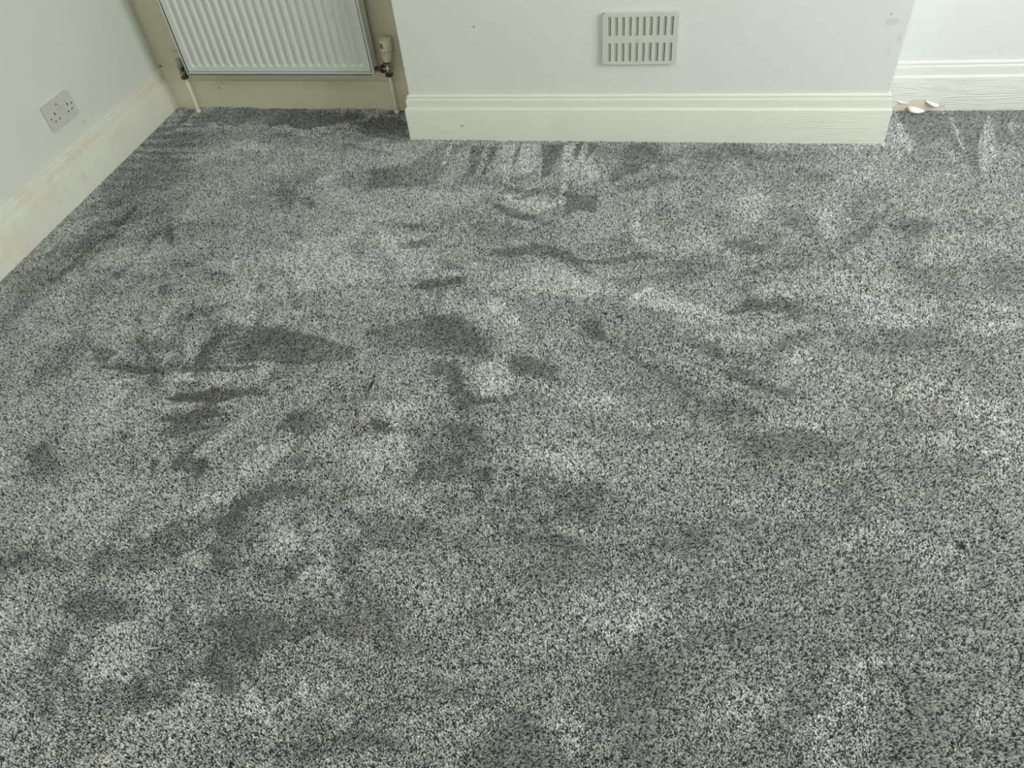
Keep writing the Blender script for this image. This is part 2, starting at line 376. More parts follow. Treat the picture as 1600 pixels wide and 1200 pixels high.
for dx in (-.0032, .0032):
    bm = bmesh.new(); box(bm, c0.x+dx-.0015, c0.x+dx+.0015, c0.y-.0012-dx*.25, c0.y+.004, c0.z-.009, c0.z+.009); obj('index_window', bm, m_dark, hd)
c1 = L(hx, VY, hz)+tilt*.033+Vector((-.002, -.0208, 0)); bm = bmesh.new(); box(bm, c1.x-.0016, c1.x+.0016, c1.y-.001, c1.y+.003, c1.z-.0016, c1.z+.0016); obj('setting_mark', bm, m_dark, hd)
# lockshield valve at the left
lx, lz = -1.921, .172
bm = bmesh.new(); lathe(bm, [(.0075, 0), (.0130, .001), (.0135, .012), (.0115, .014), (.0115, .026), (.0125, .028), (.0125, .034), (.0090, .036)], L(lx, VY, lz-.014), (0, 0, 1), 20)
lathe(bm, [(.0085, 0), (.0085, .016)], L(lx, VY, lz), (1, 0, 0), 18)
lv = obj('lockshield_valve', bm, m_chrome, rad, smooth=True); lv.data.set_sharp_from_angle(angle=math.radians(35)); lv['label'] = 'dark metal lockshield valve with grey cap'
bm = bmesh.new(); lathe(bm, [(.012, 0), (.0155, .002), (.0155, .012), (.012, .014)], L(lx, VY, lz-.028), (0, 0, 1), 6); lathe(bm, [(.011, 0), (.0160, .002), (.0160, .012), (.010, .014)], L(lx+.013, VY, lz), (1, 0, 0), 6)
obj('compression_nut', bm, m_brass, lv, bevel=.001)
bm = bmesh.new(); lathe(bm, [(.011, 0), (.0125, .002), (.0120, .026), (.0095, .030), (0, .031)], L(lx, VY, lz+.021), (0, 0, 1), 20); obj('valve_cap', bm, simple('grey_cap', (.42, .42, .40), .5), lv, smooth=True)
bm = bmesh.new(); lathe(bm, [(.0078, 0), (.0078, .022)], L(lx+.025, VY, lz), (1, 0, 0), 16); obj('valve_tail', bm, m_chrome, lv, smooth=True)
for (fx, tx, tz, rr) in ((-1.9235, lx, lz-.020, .0078), (-1.0635, bx, bz-.022, .0078)):
    bm = bmesh.new(); tube(bm, [L(fx, VY, -.0015), L(fx, VY, .03), L((fx+tx)/2, VY, .08), L(tx, VY, tz)], [rr, rr, rr, rr]); pp = obj('pipe', bm, m_pipe, rad, smooth=True)
    bm = bmesh.new(); lathe(bm, [(rr, 0), (rr+.0022, .001), (rr+.0022, .012), (rr, .014)], L(fx, VY, .002), (0, 0, 1), 18); obj('pipe_collar', bm, m_pipe, pp, smooth=True)

# ---------------------------------------------------------------- double socket on the left wall
SY, SZ = -.3523, .2712
sock = empty('double_socket', (XW(SY), SY, SZ), 'pale grey double power socket on the left wall above the skirting', 'socket')
sock.rotation_euler = (0, 0, math.radians(90))     # local x = along the wall away from the camera, -y = into the room
W_, H_ = .146, .086
def sp(u, v): return (-W_/2+u*W_, H_/2-v*H_)
bm = bmesh.new(); box(bm, -W_/2, W_/2, -.0088, 0, -H_/2, H_/2)
for e_ in [q for q in bm.edges if abs(q.verts[0].co.y-q.verts[1].co.y) > .005]: pass
bmesh.ops.bevel(bm, geom=[q for q in bm.edges if abs(q.verts[0].co.y-q.verts[1].co.y) > .005], offset=.004, segments=4, affect='EDGES')
obj('face_plate', bm, m_socket, sock, bevel=.0018)
for us in ((.286, .212, .359), (.782, .706, .853)):
    x, z = sp(us[0], .44); bm = bmesh.new(); box(bm, x-.0023, x+.0023, -.0091, -.0070, z-.0044, z+.0044); obj('pin_hole', bm, m_dark, sock)
    for q in us[1:]:
        x, z = sp(q, .69); bm = bmesh.new(); box(bm, x-.0030, x+.0030, -.0091, -.0070, z-.0024, z+.0024); obj('pin_hole', bm, m_dark, sock)
for q, vv in ((.118, .53), (.918, .50)):
    x, z = sp(q, vv); bm = bmesh.new(); lathe(bm, [(.0032, 0), (.0032, .0012), (.0020, .0018)], (x, -.0078, z), (0, -1, 0), 16); obj('screw', bm, m_brass, sock)
for q in (.455, .565):
    x, z = sp(q, .30); bm = bmesh.new()
    vs = [(-.0050, -.0088, -.010), (.0050, -.0088, -.010), (.0050, -.0130, -.009), (-.0050, -.0130, -.009), (-.0050, -.0088, .010), (.0050, -.0088, .010), (.0050, -.0098, .010), (-.0050, -.0098, .010)]
    V = [bm.verts.new((x+a_, b_, z+c_)) for a_, b_, c_ in vs]
    for f_ in ((0, 1, 2, 3), (4, 5, 6, 7), (0, 1, 5, 4), (1, 2, 6, 5), (2, 3, 7, 6), (3, 0, 4, 7)): bm.faces.new([V[i] for i in f_])
    sw = obj('rocker_switch', bm, m_socket, sock, bevel=.0008)
    bm = bmesh.new(); box(bm, x-.0032, x+.0032, -.0106, -.0092, z+.0080, z+.0112); obj('switch_marker', bm, m_red if q < .5 else m_socket, sw)

# ---------------------------------------------------------------- air vent on the chimney breast
vent = empty('air_vent', (-.1279, 0, .3439), 'pale plastic air vent grille with two rows of vertical slots', 'air vent')
VW, VH = .2371, .165*.2371/.242
xc = [-.408+i*.0906 for i in range(10)]; sw_ = .040
xs = sorted({-.5, .5} | {round(c-sw_/2, 4) for c in xc} | {round(c+sw_/2, 4) for c in xc})
zsn = [(-.5), -.435, -.075, .065, .415, .5]
bm = bmesh.new(); V = [[bm.verts.new((x*VW, -.0105, z*VH)) for x in xs] for z in zsn]
for j in range(len(zsn)-1):
    for i in range(len(xs)-1):
        slot = (i % 2 == 1) and j in (1, 3)
        if not slot: bm.faces.new([V[j][i], V[j][i+1], V[j+1][i+1], V[j+1][i]])
ret = bmesh.ops.extrude_face_region(bm, geom=bm.faces[:])
for q in [g for g in ret['geom'] if isinstance(g, bmesh.types.BMVert)]: q.co.y = -.0020
cor = [q for q in bm.edges if abs(q.verts[0].co.y-q.verts[1].co.y) > .005 and abs(abs(q.verts[0].co.x)-VW/2) < 1e-4 and abs(abs(q.verts[0].co.z)-VH/2) < 1e-4]
bmesh.ops.bevel(bm, geom=cor, offset=.006, segments=5, affect='EDGES')
bmesh.ops.dissolve_limit(bm, angle_limit=math.radians(1), verts=bm.verts[:], edges=bm.edges[:])
obj('grille_plate', bm, m_vent, vent, bevel=.0011)
bm = bmesh.new(); box(bm, -VW/2+.004, VW/2-.004, -.0010, 0, -VH/2+.004, VH/2-.004); obj('slot_shadow_plate', bm, m_dark, vent)  # dark plate behind the gaps, draws the shadow edge of each slot
bm = bmesh.new()                                   # sliding shutter, bars cut short to show a painted shadow strip
for c in xc: box(bm, (c-.030)*VW, (c+.0115)*VW, -.0048, -.0030, zsn[1]*VH-.004, zsn[4]*VH+.004)
obj('sliding_shutter', bm, m_ventin, vent)
bm = bmesh.new(); lathe(bm, [(.0048, 0), (.0045, .0016), (.0030, .0018), (.0026, .0008)], (-.002, -.0105, -.002), (0, -1, 0), 18); obj('slide_knob', bm, m_vent, vent, smooth=False)

# ---------------------------------------------------------------- debris on the carpet
bm = bmesh.new(); tube(bm, [(-.6965, -1.245, .0045), (-.6975, -1.257, .006), (-.6992, -1.272, .0055), (-.7012, -1.290, .0035)], [.0010, .0028, .0024, .0010], 8)
tag(obj('twig', bm, m_debris, smooth=True), 'short thin black twig lying on the carpet', 'twig')
bm = bmesh.new()
for i in range(16):
    a_ = i*2.4; ll = .0045+.005*random.random()
    tube(bm, [(.5965, -1.562, .001), (.5965+math.cos(a_)*ll*.6, -1.562+math.sin(a_)*ll*.6, .0035+.002*random.random()), (.5965+math.cos(a_)*ll*1.3, -1.562+math.sin(a_)*ll*1.3, .002)], [.0011, .0008, .0002], 6)
tag(obj('fluff', bm, m_debris, smooth=True), 'small dark tuft of fluff stuck in the carpet near the right edge', 'fluff')

# ---------------------------------------------------------------- carpet
bm = bmesh.new(); box(bm, XL-.1, WX+.1, FY-.1, .4, -.05, -.0041); struct(obj('floor', bm, m_back))
# brushed areas of the pile, plus painted alcove shade: x, y, axis u, axis v, strength (+ = brushed against the light), softness
EL = [(-1.133, -1.235, 0.108, 0.015, 0.006, -0.011, 0.9, 0.4),(-1.112, -1.333, 0.142, 0.021, 0.01, -0.019, 0.8, 0.5),(-1.121, -1.402, 0.081, 0.014, 0.009, -0.016, 0.75, 0.6),
(-1.507, -1.226, 0.03, 0.003, 0.017, -0.026, 0.55, 0.6),(-1.386, -1.262, 0.082, -0.003, 0.006, -0.012, 0.7, 0.6),(-0.847, -1.408, 0.051, 0.006, 0.019, -0.046, 0.7, 0.7),
(-0.634, -1.383, 0.04, -0.008, 0.003, -0.027, 0.9, 0.6),(-1.045, -1.549, 0.036, 0.018, 0.026, -0.033, 0.7, 0.7),(-1.148, -1.551, 0.011, -0.002, 0.009, -0.028, 0.7, 0.6),
(-0.99, -1.743, 0.108, 0.1, 0.046, -0.042, 0.468, 0.6),(-1.103, -1.802, 0.069, 0.009, 0.021, -0.034, 0.36, 0.7),(-1.054, -1.906, 0.088, 0.005, 0.02, -0.039, 0.576, 0.6),
(-1.102, -2.008, 0.031, 0.005, 0.013, -0.019, 0.36, 0.7),(-1.467, -1.578, 0.033, 0.004, 0.026, -0.036, 0.6, 0.7),(-1.385, -1.598, 0.068, 0.048, 0.03, -0.029, 0.35, 0.8),
(-0.733, -1.939, 0.071, 0.066, 0.049, -0.042, 0.288, 0.7),(-0.771, -2.013, 0.073, 0.011, 0.017, -0.033, 0.324, 0.7),(-0.869, -2.064, 0.051, 0.008, 0.013, -0.024, 0.432, 0.7),
(-1.023, -2.087, 0.1, -0.0, 0.017, -0.038, 0.324, 0.7),(-0.802, -1.602, 0.07, 0.045, 0.025, -0.033, 0.45, 0.7),(-0.778, -1.509, 0.065, -0.005, 0.006, -0.025, 0.35, 0.7),
(-0.459, -1.49, 0.065, 0.023, 0.012, -0.03, 0.3, 0.7),(-0.413, -1.585, 0.062, 0.008, 0.008, -0.032, 0.274, 0.7),(-0.539, -1.176, 0.043, 0.004, 0.006, -0.025, 0.7, 0.5),
(-0.48, -1.227, 0.021, 0.009, 0.028, -0.069, 0.7, 0.5),(-0.393, -1.275, 0.056, 0.02, 0.004, -0.012, 0.6, 0.5),(-0.295, -1.169, 0.08, -0.03, -0.004, -0.042, 0.75, 0.5),
(-0.182, -1.004, 0.042, -0.036, -0.01, -0.029, 0.7, 0.6),(-0.034, -1.122, 0.105, -0.087, -0.004, -0.012, 0.8, 0.6),(-0.41, -0.675, 0.115, -0.003, 0.004, -0.031, 0.6, 0.7),
(-0.292, -0.692, 0.073, -0.047, -0.005, -0.034, 0.6, 0.6),(-0.143, -0.698, 0.161, 0.03, 0.002, -0.015, 0.45, 0.7),(-0.054, -0.662, 0.054, 0.003, 0.001, -0.024, 0.4, 0.7),
(-0.624, -0.845, 0.097, 0.029, 0.009, -0.025, 0.7, 0.6),(-0.753, -0.657, 0.045, 0.014, 0.008, -0.022, 0.6, 0.6),(-1.008, -0.29, 0.12, 0.004, 0.023, -0.073, 0.55, 0.7),
(-1.294, -0.439, 0.046, 0.002, 0.035, -0.083, 0.45, 0.7),(-1.197, -0.458, 0.032, 0.001, 0.013, -0.034, 0.4, 0.7),(-1.597, -0.679, 0.024, -0.007, 0.024, -0.066, 0.55, 0.6),
(-1.485, -0.944, 0.016, -0.002, 0.015, -0.034, 0.5, 0.6),(-1.156, -0.911, 0.024, 0.002, 0.011, -0.026, 0.5, 0.6),(-1.278, -1.002, 0.062, 0.035, 0.018, -0.026, 0.4, 0.7),
(-1.331, -1.076, 0.077, 0.007, 0.019, -0.036, 0.25, 0.8),(-0.477, -0.469, 0.088, -0.051, -0.001, -0.023, 0.6, 0.5),(-0.391, -0.354, 0.116, -0.01, 0.003, -0.03, 0.6, 0.5),
(-0.482, -0.259, 0.047, 0.038, 0.007, -0.019, 0.45, 0.5),(-0.822, -0.332, 0.133, 0.005, 0.01, -0.035, 0.35, 0.7),(-0.152, -0.103, 0.129, 0.003, 0.005, -0.059, 0.3, 0.7),
(0.061, -0.098, 0.187, 0.024, 0.003, -0.058, 0.35, 0.7),(0.308, -0.112, 0.181, 0.018, -0.001, -0.037, 0.3, 0.7),(-0.018, -0.243, 0.111, -0.026, -0.001, -0.038, 0.35, 0.7),
(0.4, -0.228, 0.134, 0.005, -0.004, -0.053, 0.35, 0.7),(-0.137, -0.305, 0.118, 0.045, 0.008, -0.044, 0.25, 0.7),(0.104, -0.159, 0.102, 0.003, 0.0, -0.056, 0.3, 0.7),
(0.241, -0.867, 0.077, 0.006, -0.002, -0.046, 0.65, 0.7),(0.297, -0.876, 0.062, -0.013, -0.006, -0.036, 0.35, 0.7),(0.389, -0.5, 0.036, -0.049, -0.017, -0.038, 0.6, 0.6),
(0.241, -0.609, 0.066, -0.006, -0.002, -0.025, 0.6, 0.6),(0.34, -0.696, 0.153, 0.056, 0.001, -0.023, 0.4, 0.7),(0.491, -0.688, 0.037, -0.009, -0.005, -0.025, 0.65, 0.6),
(0.532, -0.549, 0.1, 0.116, 0.009, -0.035, 0.45, 0.7),(0.696, -0.477, 0.058, 0.003, -0.008, -0.051, 0.5, 0.7),(0.868, -0.452, 0.103, -0.012, -0.01, -0.038, 0.4, 0.7),
(0.64, -0.717, 0.054, -0.06, -0.014, -0.029, 0.4, 0.7),(0.569, -0.975, 0.153, 0.014, -0.007, -0.046, 0.5, 0.6),(0.89, -0.672, 0.07, -0.019, -0.02, -0.06, 0.5, 0.6),
(0.847, -0.756, 0.049, -0.06, -0.026, -0.046, 0.35, 0.7),(0.111, -1.051, 0.065, -0.029, -0.007, -0.031, 0.35, 0.7),(0.057, -0.758, 0.068, 0.025, 0.004, -0.028, 0.35, 0.7),
(0.125, -0.439, 0.09, -0.04, -0.006, -0.04, 0.25, 0.8),(0.223, -1.156, 0.08, -0.035, -0.007, -0.024, 0.5, 0.7),(0.142, -1.262, 0.135, 0.014, -0.0, -0.035, 0.45, 0.7),
(0.305, -1.334, 0.12, 0.013, -0.003, -0.043, 0.5, 0.7),(0.044, -1.341, 0.119, 0.013, 0.001, -0.026, 0.4, 0.7),(0.579, -1.366, 0.113, 0.013, -0.008, -0.044, 0.4, 0.7),
(-0.134, -1.53, 0.08, 0.01, 0.005, -0.045, 0.45, 0.7),(-0.143, -1.643, 0.049, -0.004, -0.001, -0.027, 0.54, 0.6),(0.116, -1.616, 0.117, 0.015, 0.0, -0.032, 0.324, 0.7),
(0.405, -1.506, 0.029, -0.015, -0.01, -0.022, 0.468, 0.6),(0.528, -1.192, 0.075, 0.008, -0.004, -0.03, 0.45, 0.7),(0.03, -1.874, 0.094, 0.014, 0.002, -0.03, 0.36, 0.7),
(0.167, -1.794, 0.106, 0.031, 0.003, -0.026, 0.324, 0.7),(0.387, -1.651, 0.103, 0.014, -0.003, -0.03, 0.252, 0.7),(0.309, -1.892, 0.092, 0.048, 0.008, -0.029, 0.288, 0.7),
(0.565, -1.704, 0.081, -0.006, -0.01, -0.03, 0.252, 0.7),(0.536, -1.847, 0.091, 0.063, 0.009, -0.026, 0.252, 0.7),(-0.528, -1.871, 0.118, 0.017, 0.013, -0.04, 0.36, 0.7),
(-0.723, -1.918, 0.07, 0.01, 0.027, -0.06, 0.36, 0.7),(-0.439, -1.909, 0.074, -0.002, 0.003, -0.026, 0.324, 0.7),(-0.333, -1.983, 0.068, 0.01, 0.007, -0.026, 0.324, 0.7),
(-0.489, -2.089, 0.094, 0.015, 0.009, -0.024, 0.36, 0.7),(-0.924, -2.072, 0.049, 0.007, 0.019, -0.032, 0.288, 0.7),(-0.731, -2.014, 0.073, 0.011, 0.011, -0.022, 0.288, 0.7),
(-0.725, -1.786, 0.068, 0.023, 0.021, -0.034, 0.36, 0.7),(-0.518, -1.686, 0.074, 0.01, 0.01, -0.032, 0.288, 0.7),(-0.428, -2.026, 0.068, 0.01, 0.007, -0.021, 0.252, 0.7),
(-0.297, -1.825, 0.078, 0.035, 0.01, -0.021, 0.252, 0.7),(-0.214, -1.732, 0.075, 0.01, 0.004, -0.025, 0.216, 0.7),(0.577, -1.923, 0.057, 0.009, -0.007, -0.03, 0.288, 0.7),
(0.425, -1.785, 0.064, 0.009, -0.003, -0.024, 0.216, 0.7),(-1.265, -1.843, 0.072, 0.01, 0.02, -0.028, 0.216, 0.7),(-1.625, -1.247, 0.031, 0.121, 0.059, -0.04, 0.35, 0.7),
(-1.68, -1.004, 0.031, 0.142, 0.038, -0.029, 0.3, 0.7),(0.588, -0.313, 0.102, -0.032, -0.009, -0.042, 0.25, 0.7),(0.849, -0.302, 0.105, 0.004, -0.008, -0.042, 0.25, 0.8),
(-1.544, 0.152, 0.414, -0.024, 0.038, -0.094, 0.7, 0.6),(-1.083, 0.064, 0.137, -0.041, 0.023, -0.105, 0.562, 0.7),(-1.978, -0.149, -0.032, 0.359, 0.218, -0.17, 0.3, 0.8),  # broad dark ellipses: alcove and left-strip shadow painted into the pile
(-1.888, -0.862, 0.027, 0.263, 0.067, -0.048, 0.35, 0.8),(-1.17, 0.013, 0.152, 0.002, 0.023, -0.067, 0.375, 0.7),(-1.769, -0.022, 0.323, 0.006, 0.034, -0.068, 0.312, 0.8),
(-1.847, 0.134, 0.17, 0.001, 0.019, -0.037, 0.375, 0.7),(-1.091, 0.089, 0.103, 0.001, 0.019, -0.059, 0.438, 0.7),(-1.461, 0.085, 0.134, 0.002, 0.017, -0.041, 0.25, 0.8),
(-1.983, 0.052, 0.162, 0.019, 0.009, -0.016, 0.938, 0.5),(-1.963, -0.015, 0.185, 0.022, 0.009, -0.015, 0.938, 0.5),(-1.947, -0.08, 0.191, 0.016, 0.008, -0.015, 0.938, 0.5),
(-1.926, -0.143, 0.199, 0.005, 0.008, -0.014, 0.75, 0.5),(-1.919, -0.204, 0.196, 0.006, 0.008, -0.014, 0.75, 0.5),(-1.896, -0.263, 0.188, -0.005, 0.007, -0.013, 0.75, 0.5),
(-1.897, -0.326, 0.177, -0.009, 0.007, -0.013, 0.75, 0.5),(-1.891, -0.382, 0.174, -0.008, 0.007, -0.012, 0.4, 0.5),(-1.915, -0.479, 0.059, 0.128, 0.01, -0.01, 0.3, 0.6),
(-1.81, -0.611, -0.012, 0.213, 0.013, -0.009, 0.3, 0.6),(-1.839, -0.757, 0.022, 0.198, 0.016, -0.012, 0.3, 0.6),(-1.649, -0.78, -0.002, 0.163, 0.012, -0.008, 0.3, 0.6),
(-0.52, -0.46, 0.034, -0.025, -0.002, -0.016, 0.9, 0.5),(-0.458, -0.493, 0.041, -0.004, 0.002, -0.014, 0.8, 0.5),(-0.471, -0.384, 0.033, 0.007, 0.003, -0.015, 0.8, 0.5),
(0.58, -0.903, 0.118, 0.057, 0.001, -0.06, -0.6, 0.6),(0.597, -1.149, 0.089, -0.015, -0.012, -0.04, -0.55, 0.7),(0.721, -1.192, 0.072, 0.008, -0.01, -0.046, -0.6, 0.7),
(0.616, -0.022, 0.118, 0.002, -0.005, -0.042, -0.25, 0.7),(1.107, 0.114, 0.027, 0.0, -0.013, -0.052, -0.5, 0.5),(-0.403, -1.202, 0.05, -0.012, 0.001, -0.072, -0.55, 0.5),
(-0.447, -0.401, 0.077, -0.042, -0.001, -0.035, -0.5, 0.5),(-0.059, -0.583, 0.023, 0.031, 0.059, -0.123, -0.45, 0.5),(0.489, -0.471, 0.052, 0.052, 0.015, -0.071, -0.4, 0.6),
(0.507, -0.754, 0.069, -0.041, -0.034, -0.102, -0.45, 0.6),(0.22, -0.4, 0.094, 0.004, -0.002, -0.089, -0.35, 0.7),(-0.33, -0.815, 0.286, -0.018, 0.007, -0.072, -0.35, 0.8),
(-0.916, -0.732, 0.299, 0.019, 0.061, -0.179, -0.3, 0.8),(-1.144, -0.843, 0.24, 0.017, 0.05, -0.116, -0.25, 0.8),(0.044, -0.896, 0.127, -0.043, -0.007, -0.05, -0.35, 0.8),
(0.204, -1.031, 0.104, -0.019, -0.005, -0.037, -0.35, 0.7),(-0.091, -1.277, 0.154, -0.057, -0.007, -0.042, -0.35, 0.8),(-0.19, -1.441, 0.125, -0.027, -0.003, -0.042, -0.35, 0.8),
(-0.613, -1.332, 0.131, -0.015, 0.004, -0.024, -0.3, 0.8),(-1.327, -1.407, 0.111, 0.08, 0.085, -0.09, -0.25, 0.8),(-0.959, -1.639, 0.061, 0.052, 0.025, -0.025, -0.25, 0.8),
(-0.708, -1.723, 0.071, 0.056, 0.024, -0.027, -0.3, 0.8),(-0.559, -1.607, 0.098, 0.012, 0.011, -0.035, -0.3, 0.8),(-0.045, -1.79, 0.127, -0.006, -0.003, -0.038, -0.3, 0.8),
(0.502, -1.566, 0.12, -0.011, -0.015, -0.049, -0.35, 0.8),(0.244, -1.492, 0.122, -0.013, -0.008, -0.041, -0.3, 0.8),(0.815, -0.835, 0.081, 0.049, -0.001, -0.041, -0.4, 0.7),
(0.648, -1.292, 0.106, -0.015, -0.008, -0.025, -0.35, 0.8),(0.738, -1.334, 0.05, 0.006, -0.02, -0.084, -0.35, 0.8),(-1.266, -1.286, 0.139, 0.02, 0.01, -0.018, -0.4, 0.7),
(-1.147, -1.37, 0.133, 0.02, 0.006, -0.01, -0.3, 0.7),(-0.563, -1.989, 0.071, 0.011, 0.011, -0.029, -0.3, 0.8),(-0.111, -2.02, 0.064, 0.01, 0.005, -0.04, -0.35, 0.7),
(0.172, -1.924, 0.081, 0.042, 0.01, -0.028, -0.3, 0.8),(-1.238, -1.691, 0.122, 0.082, 0.059, -0.057, -0.25, 0.8),(-0.635, -2.057, 0.081, 0.012, 0.009, -0.021, -0.25, 0.8)]
PG = [([[-1.2, -1.07], [-1.027, -1.072], [-0.799, -1.128], [-0.787, -1.174], [-0.918, -1.2], [-1.055, -1.201], [-1.216, -1.238], [-1.215, -1.158]], 0.68, 0.008),
([[-0.782, -1.061], [-0.671, -1.015], [-0.545, -0.975], [-0.434, -1.076], [-0.402, -1.152], [-0.468, -1.115], [-0.532, -1.136], [-0.617, -1.11], [-0.718, -1.101]], 0.66, 0.02),
([[-0.801, -1.07], [-0.729, -1.064], [-0.641, -1.119], [-0.631, -1.154], [-0.703, -1.149]], 0.39, 0.01),
([[-0.202, -2.0], [-0.161, -1.992], [-0.118, -2.031], [-0.092, -2.082], [-0.195, -2.099], [-0.268, -2.11], [-0.239, -2.04]], 0.66, 0.02),
([[0.752, 0.206], [1.153, 0.222], [1.087, -0.04], [1.026, -0.001], [0.92, -0.214], [0.894, -0.077], [0.857, 0.025], [0.79, -0.031], [0.76, 0.023]], 0.84, 0.008),
([[1.041, 0.198], [1.031, 0.091], [1.004, -0.058], [0.924, -0.206], [0.946, -0.044], [0.996, 0.091]], -1.35, 0.006),
([[0.908, 0.17], [0.919, 0.161], [0.917, -0.028], [0.909, -0.061], [0.901, -0.045]], -1.22, 0.004),
([[0.744, 0.123], [0.757, 0.115], [0.756, -0.048], [0.743, -0.081], [0.737, -0.019]], -1.08, 0.005),
([[1.06, 0.109], [1.097, 0.136], [1.116, 0.093], [1.086, 0.067], [1.063, 0.075]], -0.81, 0.006),
([[-0.713, -0.063], [-0.661, -0.062], [-0.66, -0.269], [-0.689, -0.27]], 0.81, 0.006),
([[-0.644, -0.062], [-0.614, -0.061], [-0.62, -0.255], [-0.633, -0.256]], 0.74, 0.005),
([[-0.61, -0.047], [-0.461, -0.044], [-0.462, -0.221], [-0.546, -0.305]], -0.44, 0.01),
([[-0.454, -0.044], [-0.381, -0.043], [-0.401, -0.248], [-0.425, -0.273]], 0.94, 0.007),
([[-0.375, -0.056], [-0.343, -0.055], [-0.324, -0.418], [-0.346, -0.419]], -0.88, 0.006),
([[-0.338, -0.042], [-0.314, -0.041], [-0.324, -0.159]], 1.01, 0.004),
([[-0.289, -0.041], [-0.257, -0.04], [-0.289, -0.175]], 1.01, 0.005),
([[-0.309, -0.098], [-0.271, -0.123], [-0.224, -0.242], [-0.256, -0.317], [-0.325, -0.297], [-0.329, -0.167]], -0.5, 0.012),
([[-0.153, -0.038], [-0.033, -0.035], [-0.055, -0.159], [-0.192, -0.292], [-0.206, -0.229], [-0.158, -0.146]], 0.55, 0.012),
([[-0.838, -0.052], [-0.74, -0.05], [-0.786, -0.314], [-0.878, -0.342], [-1.013, -0.339], [-1.045, -0.24], [-0.905, -0.201]], 0.55, 0.012),
([[-0.338, -0.359], [-0.226, -0.366], [-0.221, -0.47], [-0.275, -0.452], [-0.315, -0.486]], 0.88, 0.008),
([[-0.546, -0.051], [-0.53, -0.05], [-0.527, -0.207], [-0.538, -0.207]], 0.81, 0.004),
([[-0.798, -0.065], [-0.782, -0.065], [-0.775, -0.215], [-0.789, -0.215]], -0.81, 0.005),
([[0.67, -0.478], [0.736, -0.459], [0.714, -0.544], [0.666, -0.556]], 0.44, 0.015),
([[0.423, -0.952], [0.694, -0.922], [0.725, -0.984], [0.56, -1.035], [0.431, -1.022]], 0.33, 0.015),
([[-0.856, -0.373], [-0.727, -0.352], [-0.601, -0.323], [-0.632, -0.476], [-0.78, -0.484]], -0.22, 0.03),
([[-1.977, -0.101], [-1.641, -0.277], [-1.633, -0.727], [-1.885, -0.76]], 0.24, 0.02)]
for i in range(110):
    x_ = random.uniform(1.45, 2.2); y_ = random.uniform(-2.6, .2); fl = random.uniform(0, 3.1); L_ = random.uniform(.04, .14)
    EL.append((x_, y_, L_*math.cos(fl), L_*math.sin(fl), -L_*.3*math.sin(fl), L_*.3*math.cos(fl), random.choice((-1, 1, 1))*random.uniform(.15, .5), .6))
rng = np.random.default_rng(5)
def vnoise(x, y, sc, seed):
    g = np.random.default_rng(seed).random((256, 256))
    X = x*sc+91.3; Y = y*sc+57.7; xi = np.floor(X).astype(int); yi = np.floor(Y).astype(int)
    fx = X-xi; fy = Y-yi; fx = fx*fx*(3-2*fx); fy = fy*fy*(3-2*fy)
    q = lambda a, b: g[a % 256, b % 256]
    return ((q(xi, yi)*(1-fx)+q(xi+1, yi)*fx)*(1-fy)+(q(xi, yi+1)*(1-fx)+q(xi+1, yi+1)*fx)*fy)*2-1
def fbm(x, y, sc, seed, o=4, gain=.5):
    s = 0; a = 1; t_ = 0
    for i in range(o):
        s = s+a*vnoise(x, y, sc*2**i, seed+i); t_ += a; a *= gain
    return s/t_*1.6
def seg_dist(px, py, poly):
    inside = np.zeros(px.shape, bool); dm = np.full(px.shape, 9.0); n = len(poly)
    for i in range(n):
        x1, y1 = poly[i]; x2, y2 = poly[(i+1) % n]
        c = ((y1 > py) != (y2 > py)) & (px < (x2-x1)*(py-y1)/(y2-y1+1e-12)+x1); inside ^= c
        ex, ey = x2-x1, y2-y1; tt = np.clip(((px-x1)*ex+(py-y1)*ey)/(ex*ex+ey*ey), 0, 1)
        dm = np.minimum(dm, np.hypot(px-x1-tt*ex, py-y1-tt*ey))
    return np.where(inside, dm, -dm)
def sstep(v): v = np.clip(v, 0, 1); return v*v*(3-2*v)
PT = 0.0024                                   # tuft pitch
VIEW = [(-2.3, .4), (-2.3, -1.15), (-1.25, -2.5), (.85, -2.25), (1.08, -1.1), (1.42, .4)]
AREA = [(-2.3, .4), (-2.3, -2.0), (-1.7, -3.0), (1.5, -2.8), (1.85, -1.1), (2.2, .4)]
def tufts(pitch, x0, x1, ya, yb, inside, outside):
    gx, gy = np.meshgrid(np.arange(x0, x1, pitch), np.arange(ya, yb, pitch))
    gx = gx+(np.arange(gx.shape[0]) % 2)[:, None]*pitch*.5
    px = gx.ravel(); py = gy.ravel()
    px = px+(rng.random(px.shape)-.5)*pitch*.9; py = py+(rng.random(py.shape)-.5)*pitch*.9
    k = seg_dist(px, py, inside) > 0
    if outside: k &= seg_dist(px, py, outside) <= 0
    k &= (px > XL+.0215)
    k &= np.where(px < X0-.0205, py < D1+np.tan(A1)*px-.0215, np.where(px > X1+.0205, py < D2+np.tan(A2)*(px-X1)-.0215, py < -.0215))
    return px[k], py[k]
pa = tufts(PT, -2.06, 1.45, -2.55, .245, VIEW, None)
pb = tufts(.0031, -2.06, 2.2, -3.0, .245, AREA, VIEW)       # coarser beyond the frame
px = np.concatenate((pa[0], pb[0])); py = np.concatenate((pa[1], pb[1]))
size = np.concatenate((np.ones(len(pa[0])), np.full(len(pb[0]), 1.28))); N = len(px)
wx = fbm(px, py, 9, 11)*.018+fbm(px, py, 40, 15, 2)*.004; wy = fbm(px, py, 9, 21)*.018+fbm(px, py, 40, 25, 2)*.004
qx = px+wx; qy = py+wy
nap_shade = .12*fbm(px, py, 2.6, 31)+.14*fbm(px+wx, py*1.5+wy, 9, 41, 4, .62)
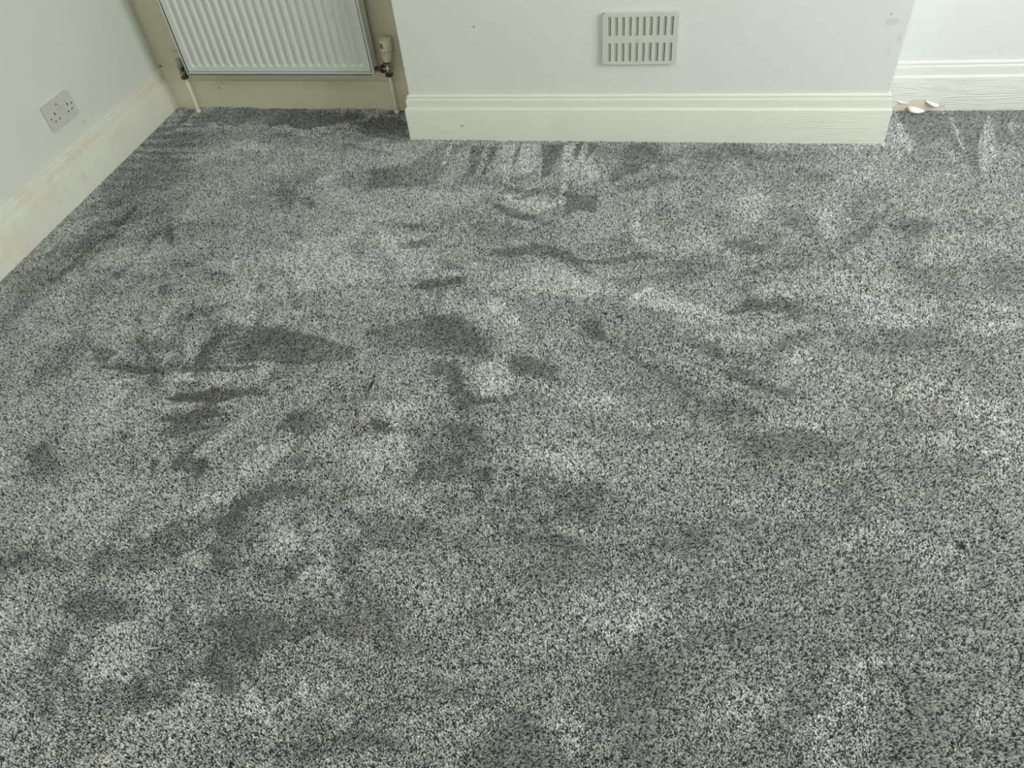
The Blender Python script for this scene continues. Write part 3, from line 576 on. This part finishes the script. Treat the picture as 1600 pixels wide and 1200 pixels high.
n1 = fbm(px, py, 26, 51, 3, .6); n2 = fbm(px, py, 60, 61, 2)
sr = random.Random(12)
for i in range(620):                      # small random brush strokes left by feet and vacuuming
    x_ = sr.uniform(-2.05, 1.3); y_ = sr.uniform(-2.3, .2); fl = math.sin(x_*2.1+.6)+math.cos(y_*2.7-x_)*.8+sr.gauss(0, .45)
    L_ = sr.uniform(.035, .13)*(1.3 if sr.random() < .2 else 1); W_2 = L_*sr.uniform(.14, .45)
    EL.append((x_, y_, L_*math.cos(fl), L_*math.sin(fl), -W_2*math.sin(fl), W_2*math.cos(fl), sr.choice((-1, 1, 1))*sr.uniform(.10, .30), sr.uniform(.45, .8)))
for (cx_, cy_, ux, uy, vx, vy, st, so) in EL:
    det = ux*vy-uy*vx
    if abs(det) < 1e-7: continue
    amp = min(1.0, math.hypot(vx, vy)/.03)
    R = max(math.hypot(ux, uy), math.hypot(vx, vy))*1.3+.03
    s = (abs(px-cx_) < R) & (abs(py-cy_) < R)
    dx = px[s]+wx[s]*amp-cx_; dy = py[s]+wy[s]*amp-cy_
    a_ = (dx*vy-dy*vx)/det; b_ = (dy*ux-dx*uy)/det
    rr = np.hypot(a_, b_)*(1+(.42*n1[s]+.12*n2[s])*amp); nap_shade[s] += st*1.15*sstep((1.12-rr)/(so*.8))
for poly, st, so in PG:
    sd = seg_dist(px+wx*.25, py+wy*.25, poly); nap_shade += st*1.15*sstep(.5+sd/(2*so))
nap_shade = np.clip(nap_shade, -.55, .95)
# heather yarn: each tuft its own mix of pale and charcoal twist
v = rng.random(N)
base = .22+.78*v**.55
base = np.where(rng.random(N) < .25, base*.07, base)
tint = .006+fbm(px, py, 5, 71)*.006+(rng.random(N)-.5)*.03
warm = fbm(px, py, 5.0, 81)
lum = base*(1-.33*nap_shade)  # shading of the brushed pile and alcove shade painted into yarn colour
colr = np.stack([lum*(1+.014*warm+tint), lum*(1.01+.004*warm), lum*(.995-.02*warm-tint+.012*nap_shade)], 1)
# pile lean: brushed towards the window reads dark, away from it reads light
ZP = -.0040
hgt = .0044*size*(1+(rng.random(N)-.5)*.7)
edge = np.clip(1-(np.abs(py-(D1+np.tan(A1)*px-.0215)))/.018, 0, 1)*(px < X0)
zoff = edge*.007*np.clip(fbm(px, py*0, 7, 91, 2)+.25, 0, 1)
lean = nap_shade*.0040
la = fbm(px, py, 3, 95)*1.0
lx_ = lean*np.cos(la)+(rng.random(N)-.5)*.0030; ly_ = lean*np.sin(la)*.7-.35*lean+(rng.random(N)-.5)*.0030
NV = 5; rad_ = .0017
ang_ = rng.random(N)*math.pi
co = np.zeros((N, NV, 3), np.float32)
for j in range(4):
    rj = size*rad_*(.85+.3*rng.random(N))*(1.35 if j % 2 else .70)
    co[:, j, 0] = px+np.cos(ang_+j*math.pi/2)*rj; co[:, j, 1] = py+np.sin(ang_+j*math.pi/2)*rj; co[:, j, 2] = ZP+zoff
co[:, 4, 0] = px+lx_; co[:, 4, 1] = py+ly_; co[:, 4, 2] = ZP+hgt+zoff
tri = np.array([[0, 1, 4], [1, 2, 4], [2, 3, 4], [3, 0, 4]], np.int32)
fi = (tri[None]+(np.arange(N, dtype=np.int32)*NV)[:, None, None]).reshape(-1)
me = bpy.data.meshes.new('carpet_pile'); me.vertices.add(N*NV); me.vertices.foreach_set('co', co.reshape(-1))
me.loops.add(len(fi)); me.loops.foreach_set('vertex_index', fi)
nf = N*4; me.polygons.add(nf); me.polygons.foreach_set('loop_start', np.arange(0, nf*3, 3, dtype=np.int32))
me.polygons.foreach_set('use_smooth', np.zeros(nf, bool))
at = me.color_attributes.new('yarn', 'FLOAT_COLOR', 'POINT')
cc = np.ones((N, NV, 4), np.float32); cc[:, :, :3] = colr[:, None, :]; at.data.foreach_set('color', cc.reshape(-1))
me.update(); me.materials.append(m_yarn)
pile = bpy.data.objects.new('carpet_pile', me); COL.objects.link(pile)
tag(pile, 'soft grey cut pile carpet with brushed light and dark patches', 'carpet'); pile['kind'] = 'stuff'
print('tufts', N)
